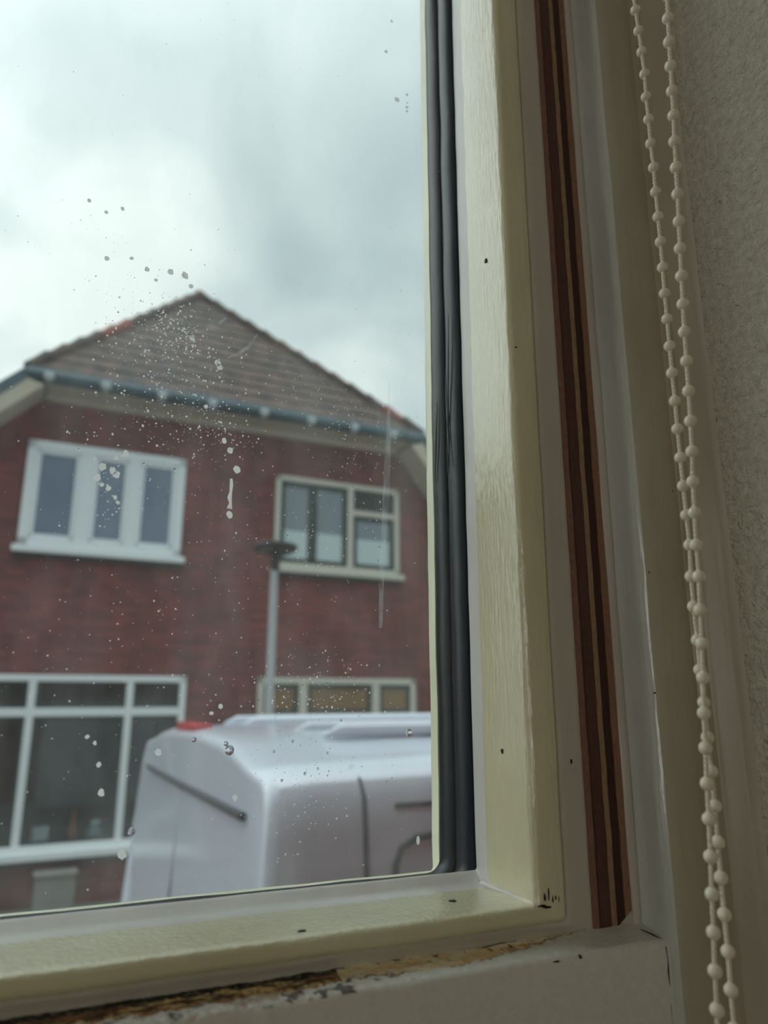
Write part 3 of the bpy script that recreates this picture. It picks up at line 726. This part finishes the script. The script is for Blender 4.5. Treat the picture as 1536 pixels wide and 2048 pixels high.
def ridge(name, a, c, rad, mat, gap=0.33, red=()):
    a, c = Vector(H(*a)), Vector(H(*c)); L = (c - a).length; n_ = int(L / gap); m_ = MB()
    for i in range(n_):
        p = a.lerp(c, i / n_); q = a.lerp(c, (i + 1.06) / n_)
        m_.tube([p, p.lerp(q, 0.5), q], [rad * 0.8, rad * 0.92, rad * 1.18], 10, mi=1 if i in red else 0)
    return m_.build(name, None, house, mats=[mat, M_redtile])
ridge('hip_ridge', HL, AP, 0.085, M_ridge, red=(4, 5))
ridge('hip_ridge', HRt, AP, 0.085, M_ridge, red=(1,))
# individual tile courses on the hip
m_ = MB(); e0, e1, ap = Vector(H(*HL)), Vector(H(*HRt)), Vector(H(*AP)); up_ = (ap - (e0 + e1) / 2); nrm_ = (e1 - e0).cross(up_).normalized()
if nrm_.z < 0: nrm_ = -nrm_
nc = 13
for i in range(nc):
    t0, t1 = i / nc, (i + 1) / nc
    a0, a1 = e0.lerp(ap, t0), e1.lerp(ap, t0); b0, b1 = e0.lerp(ap, t1), e1.lerp(ap, t1)
    m_.add([a0 + nrm_ * .022, a1 + nrm_ * .022, b1 + nrm_ * .008, b0 + nrm_ * .008, a0, a1], [(0, 1, 2, 3), (4, 5, 1, 0)])
m_.build('tile_courses', M_tile, house, smooth=False)
# gutter, fascia, soffit
m_ = MB(); xs_ = [HL[0] - .02, HRt[0] + .02]
sec = [(9.06, 3.83), (9.00, 3.81), (8.97, 3.74), (8.99, 3.68), (9.05, 3.665), (9.12, 3.665), (9.14, 3.80)]
m_.prism([H(xs_[0], y, z) for y, z in sec], (xs_[1] - xs_[0], 0, 0)); gut = m_.build('gutter', M_teal, house)
m_ = MB(); hbox(m_, -0.22, 4.86, 9.10, 9.52, 3.655, 3.715); sof = m_.build('soffit', M_soffit, house)
m_ = MB(); hbox(m_, -0.12, 4.74, 9.42, 9.52, 3.58, 3.66); m_.build('frieze_board', M_soffit, house)
for x in (-0.102, 0.537, 1.207, 1.842, 2.535, 3.205, 3.852, 4.47):
    m_ = MB(); hbox(m_, x - .055, x + .055, 8.945, 9.05, 3.665, 3.76); hbox(m_, x - .02, x + .02, 8.96, 9.40, 3.635, 3.67)
    m_.build('gutter_bracket', M_bracket, house, bevel=0.015)
# verges: bargeboard and its soffit, sloping down and out from the eave corners
def verge(sx, cx, wx, slope, name='bargeboard'):
    L = 3.0; d = Vector((sx * L, 0, -L * slope)); c0 = Vector(H(cx, 8.99, ez - 0.02)); m_ = MB()
    down = Vector((0, 0, -0.17))
    m_.prism([c0, c0 + d, c0 + d + down, c0 + down], (0, 0.05, 0)); m_.build(name, M_teal, house, smooth=False)
    m_ = MB(); s0 = Vector(H(cx, 9.0, ez - 0.17)); inn = Vector((-sx * 0.22, 0, 0))
    m_.prism([s0, s0 + d, s0 + d + Vector((-sx * 0.16, 0, -0.10)), s0 + Vector((-sx * 0.20, 0, -0.06))], (0, 0.5, 0)); m_.build('verge_soffit', M_soffit, house, smooth=False)
verge(-1, HL[0], -0.1, 0.98); verge(1, HRt[0] - 0.02, 4.7, 1.25)

def frame(name, x0, x1, z0, z1, bars_v, bars_h, mat, t=0.09, depth=0.10, sill=True, y=WY):
    m_ = MB(); yf = y - 0.05
    hbox(m_, x0, x0 + t, yf, y + depth, z0, z1); hbox(m_, x1 - t, x1, yf, y + depth, z0, z1)
    hbox(m_, x0, x1, yf, y + depth, z1 - t, z1); hbox(m_, x0, x1, yf, y + depth, z0, z0 + t)
    for (a, b_, c, d) in bars_v: hbox(m_, a, b_, yf + .004, y + depth, c, d)
    for (a, b_, c, d) in bars_h: hbox(m_, a, b_, yf + .006, y + depth, c, d)
    o = m_.build(name, mat, house, bevel=0.008)
    if sill:
        m_ = MB(); hbox(m_, x0 - .05, x1 + .05, y - 0.13, y + .02, z0 - .07, z0 + .01); m_.build('sill', mat, o, bevel=0.01)
        m_ = MB(); hbox(m_, x0 - .04, x1 + .04, y - 0.09, y + .02, z0 - .12, z0 - .07); m_.build('sill_drip', M_lead, o, label=None) if False else m_.build('sill_drip', M_lead, o)
    return o
def pane(par, x0, x1, z0, z1, mat, y=WY, name='pane'):
    m_ = MB(); hbox(m_, x0, x1, y - 0.005, y + 0.03, z0, z1); return m_.build(name, mat, par, smooth=False)
# upper left: white, three casements
UL = frame('window_frame', -0.24, 1.645, 1.73, 3.06, [(0.36, 0.54, 1.78, 3.0), (0.94, 1.09, 1.78, 3.0)], [], M_white, 0.115)
for (a, b_) in ((-0.125, 0.36), (0.54, 0.94), (1.09, 1.53)):
    m_ = MB(); t = .045
    for q in ((a, a + t, 1.845, 2.945), (b_ - t, b_, 1.845, 2.945), (a, b_, 2.90, 2.945), (a, b_, 1.845, 1.90)):
        hbox(m_, q[0], q[1], WY - .03, WY + .04, q[2], q[3])
    m_.build('casement', M_white, UL, bevel=0.006)
    pane(UL, a + t, b_ - t, 1.89, 2.91, M_skypane)
# upper right: cream frame, dark green casements
UR = frame('window_frame', 2.885, 4.79, 1.72, 3.025, [(3.965, 4.055, 1.76, 3.0)], [(4.05, 4.72, 2.56, 2.64)], M_creamw, 0.075)
for (a, b_, c, d) in ((2.96, 3.44, 1.795, 2.95), (3.44, 3.965, 1.795, 2.95), (4.055, 4.715, 1.795, 2.56), (4.055, 4.715, 2.64, 2.95)):
    m_ = MB(); t = .065
    for q in ((a, a + t, c, d), (b_ - t, b_, c, d), (a, b_, d - t, d), (a, b_, c, c + t)):
        hbox(m_, q[0], q[1], WY - .03, WY + .04, q[2], q[3])
    m_.build('casement', M_green, UR, bevel=0.006)
    if c > 2.6: pane(UR, a + t, b_ - t, c + t, d - t, M_darkpane)
    else:
        mid = 2.25 if d > 2.6 else 2.22
        pane(UR, a + t, b_ - t, mid, d - t, M_greypane); pane(UR, a + t, b_ - t, c + t, mid, M_film2, name='privacy_film')
# lower left: white frame with transom lights, see-through panes
LL = frame('window_frame', LLx0, LLx1, LLz0, LLz1, [(-0.60, -0.52, LLz0, LLz1), (0.068, 0.151, LLz0, LLz1), (1.132, 1.212, LLz0, LLz1)], [(LLx0, LLx1, -0.205, -0.11)], M_white, 0.075, 0.12)
for (a, b_) in ((LLx0 + .06, -0.59), (-0.53, 0.075), (0.145, 1.14), (1.205, LLx1 - .06)):
    for (c, d) in ((LLz0 + .05, -0.2), (-0.115, LLz1 - .05)):
        pane(LL, a, b_, c, d, M_clear if c < -.5 else M_darkpane, WY + 0.03)
        m_ = MB(); t = .05
        for q in ((a, a + t, c, d), (b_ - t, b_, c, d), (a, b_, d - t, d), (a, b_, c, c + t)):
            hbox(m_, q[0], q[1], WY - .01, WY + .06, q[2], q[3])
        m_.build('casement', M_green, LL)
# lower right: cream frame, ochre blinds, mostly behind the van
LR = frame('window_frame', 2.742, 5.04, -1.50, 0.26, [(3.305, 3.417, -1.5, .2), (4.364, 4.479, -1.5, .2)], [(2.78, 5.0, -0.30, -0.20)], M_creamw, 0.08)
for (a, b_) in ((2.822, 3.305), (3.417, 4.364), (4.479, 4.96)):
    m_ = MB(); t = .055; c, d = -0.20, 0.18
    for q in ((a, a + t, c, d), (b_ - t, b_, c, d), (a, b_, d - t, d), (a, b_, c, c + t)):
        hbox(m_, q[0], q[1], WY - .03, WY + .04, q[2], q[3])
    m_.build('casement', M_green, LR, bevel=0.005)
    pane(LR, a + t, b_ - t, c + t, d - t, M_orange, name='blind'); pane(LR, a, b_, -1.42, -0.30, M_darkpane)

# things on the inner ledge of the lower left window
def on_ledge(name, x, y, z, label, cat):
    return empty(name, hp(x, y, z), HR, label=label, cat=cat)
m_ = MB(); hbox(m_, -1.0, 1.8, WY + .16, WY + .46, LLz0 - .04, LLz0); hbox(m_, -1.0, 1.8, WY + .40, WY + .46, LLz0 - .28, LLz0 - .04); m_.build('inner_ledge', M_int, house, smooth=False)
SH = LLz0
o = on_ledge('white_box', 0.36, WY + .24, SH, 'small white box standing on the inner ledge behind the lower left window', 'box')
m_ = MB(); m_.box(-.085, .085, -.05, .05, 0, .20); m_.build('carton', M_white, o, bevel=.006); m_ = MB(); m_.box(-.088, .088, -.053, .053, .20, .225); m_.build('lid', M_white, o, bevel=.004)
o = on_ledge('orange_vase', 0.70, WY + .24, SH, 'slim orange vase standing between the white box and the glass jar', 'vase')
m_ = MB(); m_.lathe([(.03, 0), (.045, .05), (.05, .12), (.03, .22), (.018, .30), (.02, .36), (.026, .38)], 20); m_.build('vase', Mat('orange_glaze', (190, 90, 40), 0.3), o)
o = on_ledge('glass_jar', 0.95, WY + .24, SH, 'round pale glass jar at the right end of the ledge behind the lower left window', 'jar')
m_ = MB(); m_.lathe([(.06, 0), (.10, .04), (.11, .10), (.09, .16), (.06, .19), (.06, .22)], 24); m_.build('jar', Mat('pale_glass', (150, 160, 180), 0.15), o); m_ = MB(); m_.lathe([(.065, .22), (.065, .25), (.02, .265)], 20); m_.build('lid', M_white, o)

# neighbour to the left
nb_ = empty('neighbour_house', hp(-8.2, 13.0, GZ), HR, label='dark blue-green roof and wall of the neighbouring house beyond the left verge', cat='house')
m_ = MB(); m_.box(-3.5, 3.2, -0.9, 4.0, 0, 6.05); m_.build('wall', M_brick, nb_, smooth=False)
m_ = MB(); m_.prism([(-3.8, -1.3, 6.1), (3.7, -1.3, 6.1), (3.7, -1.3, 6.35), (-3.8, -1.3, 6.9)], (0, 5.6, 0)); m_.build('roof', M_teal, nb_, smooth=False)

# street surface
b = MB(); b.box(-30, 40, -3, 60, GZ - 0.3, GZ)
m_p = Mat('grey_paving', (104, 100, 98), 0.8); m_p.vary((96, 92, 92), (120, 116, 112), 3, 3)
go = b.build('street_paving', m_p, None, smooth=False); go.location = (0, 3.5, 0); go['kind'] = 'structure'; go['label'] = 'grey paved street between the window and the brick house'
# facade of the building we look out from (reflected in panes and paint)
b = MB(); b.box(-6, -3.2, 0.30, 0.45, GZ, 3.2); b.box(0.46, 6, 0.30, 0.45, GZ, 3.2); b.box(-3.2, 0.46, 0.452, 0.50, GZ, -0.32); b.box(-3.2, 0.46, 0.452, 0.50, 1.09, 3.2); b.box(-3.2, -1.14, 0.452, 0.50, -0.32, 1.09); b.box(0.27, 0.46, 0.452, 0.50, -0.32, 1.09)
fo = b.build('outer_facade', M_brick, None, smooth=False); fo['kind'] = 'structure'

# grey cabinet at the foot of the house wall
o = empty('meter_cabinet', hp(0.54, 9.32, GZ), HR, label='pale grey utility cabinet low against the brick wall below the left window', cat='cabinet')
m_ = MB(); m_.box(-.20, .20, -.12, .14, 0, .36); m_.build('cabinet_body', Mat('grey_cabinet', (140, 136, 132), 0.5), o, bevel=.01)
m_ = MB(); m_.box(-.22, .22, -.14, .16, .36, .39); m_.build('cabinet_lid', Mat('grey_cabinet_lid', (150, 146, 142), 0.5), o, bevel=.006)

# ---------------------------------------------------------------- street lamp
lp = empty('street_lamp', hp(2.0, 6.5, GZ), HR, label='pale grey street lamp with a flat dark disc head in front of the brick house', cat='street lamp')
M_pole = Mat('galvanised_pole', (186, 186, 190), 0.45)
m_ = MB(); m_.lathe([(.06, 0), (.06, .9), (.038, 1.0), (.034, 3.36)], 24, (-.005, 0, 0)); m_.build('pole', M_pole, lp)
M_lampk = Mat('dark_lamp_metal', (44, 40, 44), 0.5)
m_ = MB(); m_.lathe([(.036, 3.34), (.044, 3.36), (.044, 3.47), (.07, 3.52)], 24); m_.build('neck', M_lampk, lp)
m_ = MB(); m_.lathe([(.05, 3.50), (.19, 3.535), (.205, 3.56), (.20, 3.585), (.12, 3.61), (.04, 3.625)], 32); m_.build('lamp_head', M_lampk, lp)
m_ = MB(); m_.lathe([(.16, 3.515), (.16, 3.545)], 28); m_.build('lens', Mat('lamp_lens', (90, 88, 86), 0.3), lp)

# ---------------------------------------------------------------- van
VX, VY = 0.50, 1.60
van = empty('white_van', hp(VX, 2.5, GZ), HR, label='white panel van parked in the street just outside the window', cat='van')
M_van = Mat('white_van_paint', (206, 214, 228), 0.25, 0.5, 0.6)
M_vseam = Mat('dark_panel_seam', (58, 58, 62), 0.6)
def vsec(s, top, w):
    """half-width w, roof height top; closed section, points (y, z) with y about the van's middle"""
    pts = [(0.93 * w, -1.95), (1.0 * w, -1.80), (1.01 * w, -1.30), (1.0 * w, -0.90), (0.972 * w, -0.45), (0.962 * w, -0.28), (0.952 * w, -0.215), (0.932 * w, -0.178), (0.895 * w, -0.157),
           (0.78 * w, -0.145), (0.60 * w, -0.115), (0.45 * w, -0.10), (0.0, -0.088)]
    pts = [(y, z if z < -0.6 else -0.6 + (z + 0.6) * (top + 0.6) / (-0.09 + 0.6)) for y, z in pts]
    return [(-y, z) for y, z in pts] + [(y, z) for y, z in pts[-2::-1]]
rows = []
# x offset from the rear face, top, half width, lean at roof
st = [(0.000, -0.118, 0.925), (0.012, -0.108, 0.94), (0.03, -0.100, 0.95), (0.10, -0.092, 0.955), (0.5, -0.084, 0.955), (1.2, -0.080, 0.955), (2.6, -0.085, 0.955), (3.2, -0.12, 0.95), (3.75, -0.62, 0.93), (4.4, -1.05, 0.90), (4.7, -1.35, 0.82)]
nV = None; vv = []; ff = []
for (dx, top, w) in st:
    sec = vsec(0, top, w); nV = len(sec)
    for (y, z) in sec:
        lean = (0.055 * min(1, max(0, (-0.15 - z) / 0.8))) if dx < 0.2 else 0.0
        vv.append((dx - lean, y, z - GZ))
for i in range(len(st) - 1):
    for j in range(nV - 1): ff.append((i * nV + j, i * nV + j + 1, (i + 1) * nV + j + 1, (i + 1) * nV + j))
    ff.append((i * nV + nV - 1, i * nV, (i + 1) * nV, (i + 1) * nV + nV - 1))
ff += [tuple(range(nV)), tuple((len(st) - 1) * nV + j for j in range(nV))]
body = link_mesh('body', vv, ff, M_van, van)
sb = body.modifiers.new('bevel', 'BEVEL'); sb.width = 0.012; sb.segments = 3; sb.limit_method = 'ANGLE'; sb.angle_limit = R(30)
def vp(x, y, z): return (x - VX, y - 2.5, z - GZ)
def vtube(name, pts, r, mat): m_ = MB(); m_.tube([vp(*p) for p in pts], r, 8); return m_.build(name, mat, van)
def side_y(z):                                    # near flank of the body at height z
    t = [(-1.3, 1.01), (-0.9, 1.0), (-0.45, 0.972), (-0.28, 0.962), (-0.215, 0.952)]
    for (a, wa), (c, wc) in zip(t, t[1:]):
        if z <= c: k = (z - a) / (c - a); return 2.5 - 0.955 * (wa + (wc - wa) * k)
    return 2.5 - 0.955 * 0.952
sy = side_y
vtube('panel_seam', [(0.715, sy(z) - .000, z) for z in (-1.2, -0.9, -0.45, -0.28, -0.22)] + [(0.713, 1.612, -0.182), (0.712, 1.66, -0.158)], 0.006, M_vseam)
vtube('side_groove', [(0.79, sy(-.232), -0.236), (1.2, sy(-.232), -0.236), (2.4, sy(-.232), -0.236)], 0.006, M_vseam)
vtube('window_recess', [(0.78, sy(-0.9), -0.9), (0.78, sy(-0.45), -0.45), (0.785, sy(-.36), -0.36), (0.80, sy(-.325), -0.325), (0.84, sy(-.305), -0.305), (0.92, sy(-.30), -0.300), (1.5, sy(-.30), -0.300)], 0.008, M_vseam)
vtube('rear_trim', [(0.486, 3.18, -0.262), (0.484, 2.6, -0.265), (0.484, 1.75, -0.262)], 0.010, M_vseam)
vtube('door_gap', [(0.500, 2.5, -0.19), (0.470, 2.5, -0.6), (0.440, 2.5, -1.1), (0.44, 2.5, -1.8)], 0.004, Mat('soft_seam', (150, 152, 158), 0.5))
for y in (1.95, 2.2, 2.8, 3.05):
    m_ = MB(); m_.tube([vp(0.75, y, -.102), vp(0.8, y, -.088), vp(3.0, y, -.080), vp(3.1, y, -.095)], [0.004, 0.018, 0.018, 0.004], 8); m_.build('roof_rib', M_van, van)
m_ = MB(); m_.box(*[q for q in (0.015, 0.075, -0.02, 0.30, 2.085, 2.118)]); M_red = Mat('red_lamp_plastic', (186, 40, 50), 0.2); m_.build('brake_light', M_red, van, bevel=0.008)
for (x, y) in ((0.85, 1.66), (0.85, 3.20), (3.9, 1.66), (3.9, 3.20)):
    m_ = MB(); pf = [(.20, -.10), (.31, -.095), (.33, -.06), (.33, .06), (.31, .095), (.20, .10)]; m_.lathe(pf, 28)
    m_.v = [Vector((p.x, p.z, p.y)) + Vector(vp(x, y, GZ + .33)) for p in m_.v]
    w_ = m_.build('wheel', Mat('tyre_rubber', (28, 28, 28), 0.8), van)
m_ = MB(); m_.box(*[q for q in (-0.10, 0.02, -0.86, 0.86, 0.35, 0.58)]); m_.build('bumper', Mat('grey_bumper', (70, 72, 76), 0.6), van, bevel=0.02)
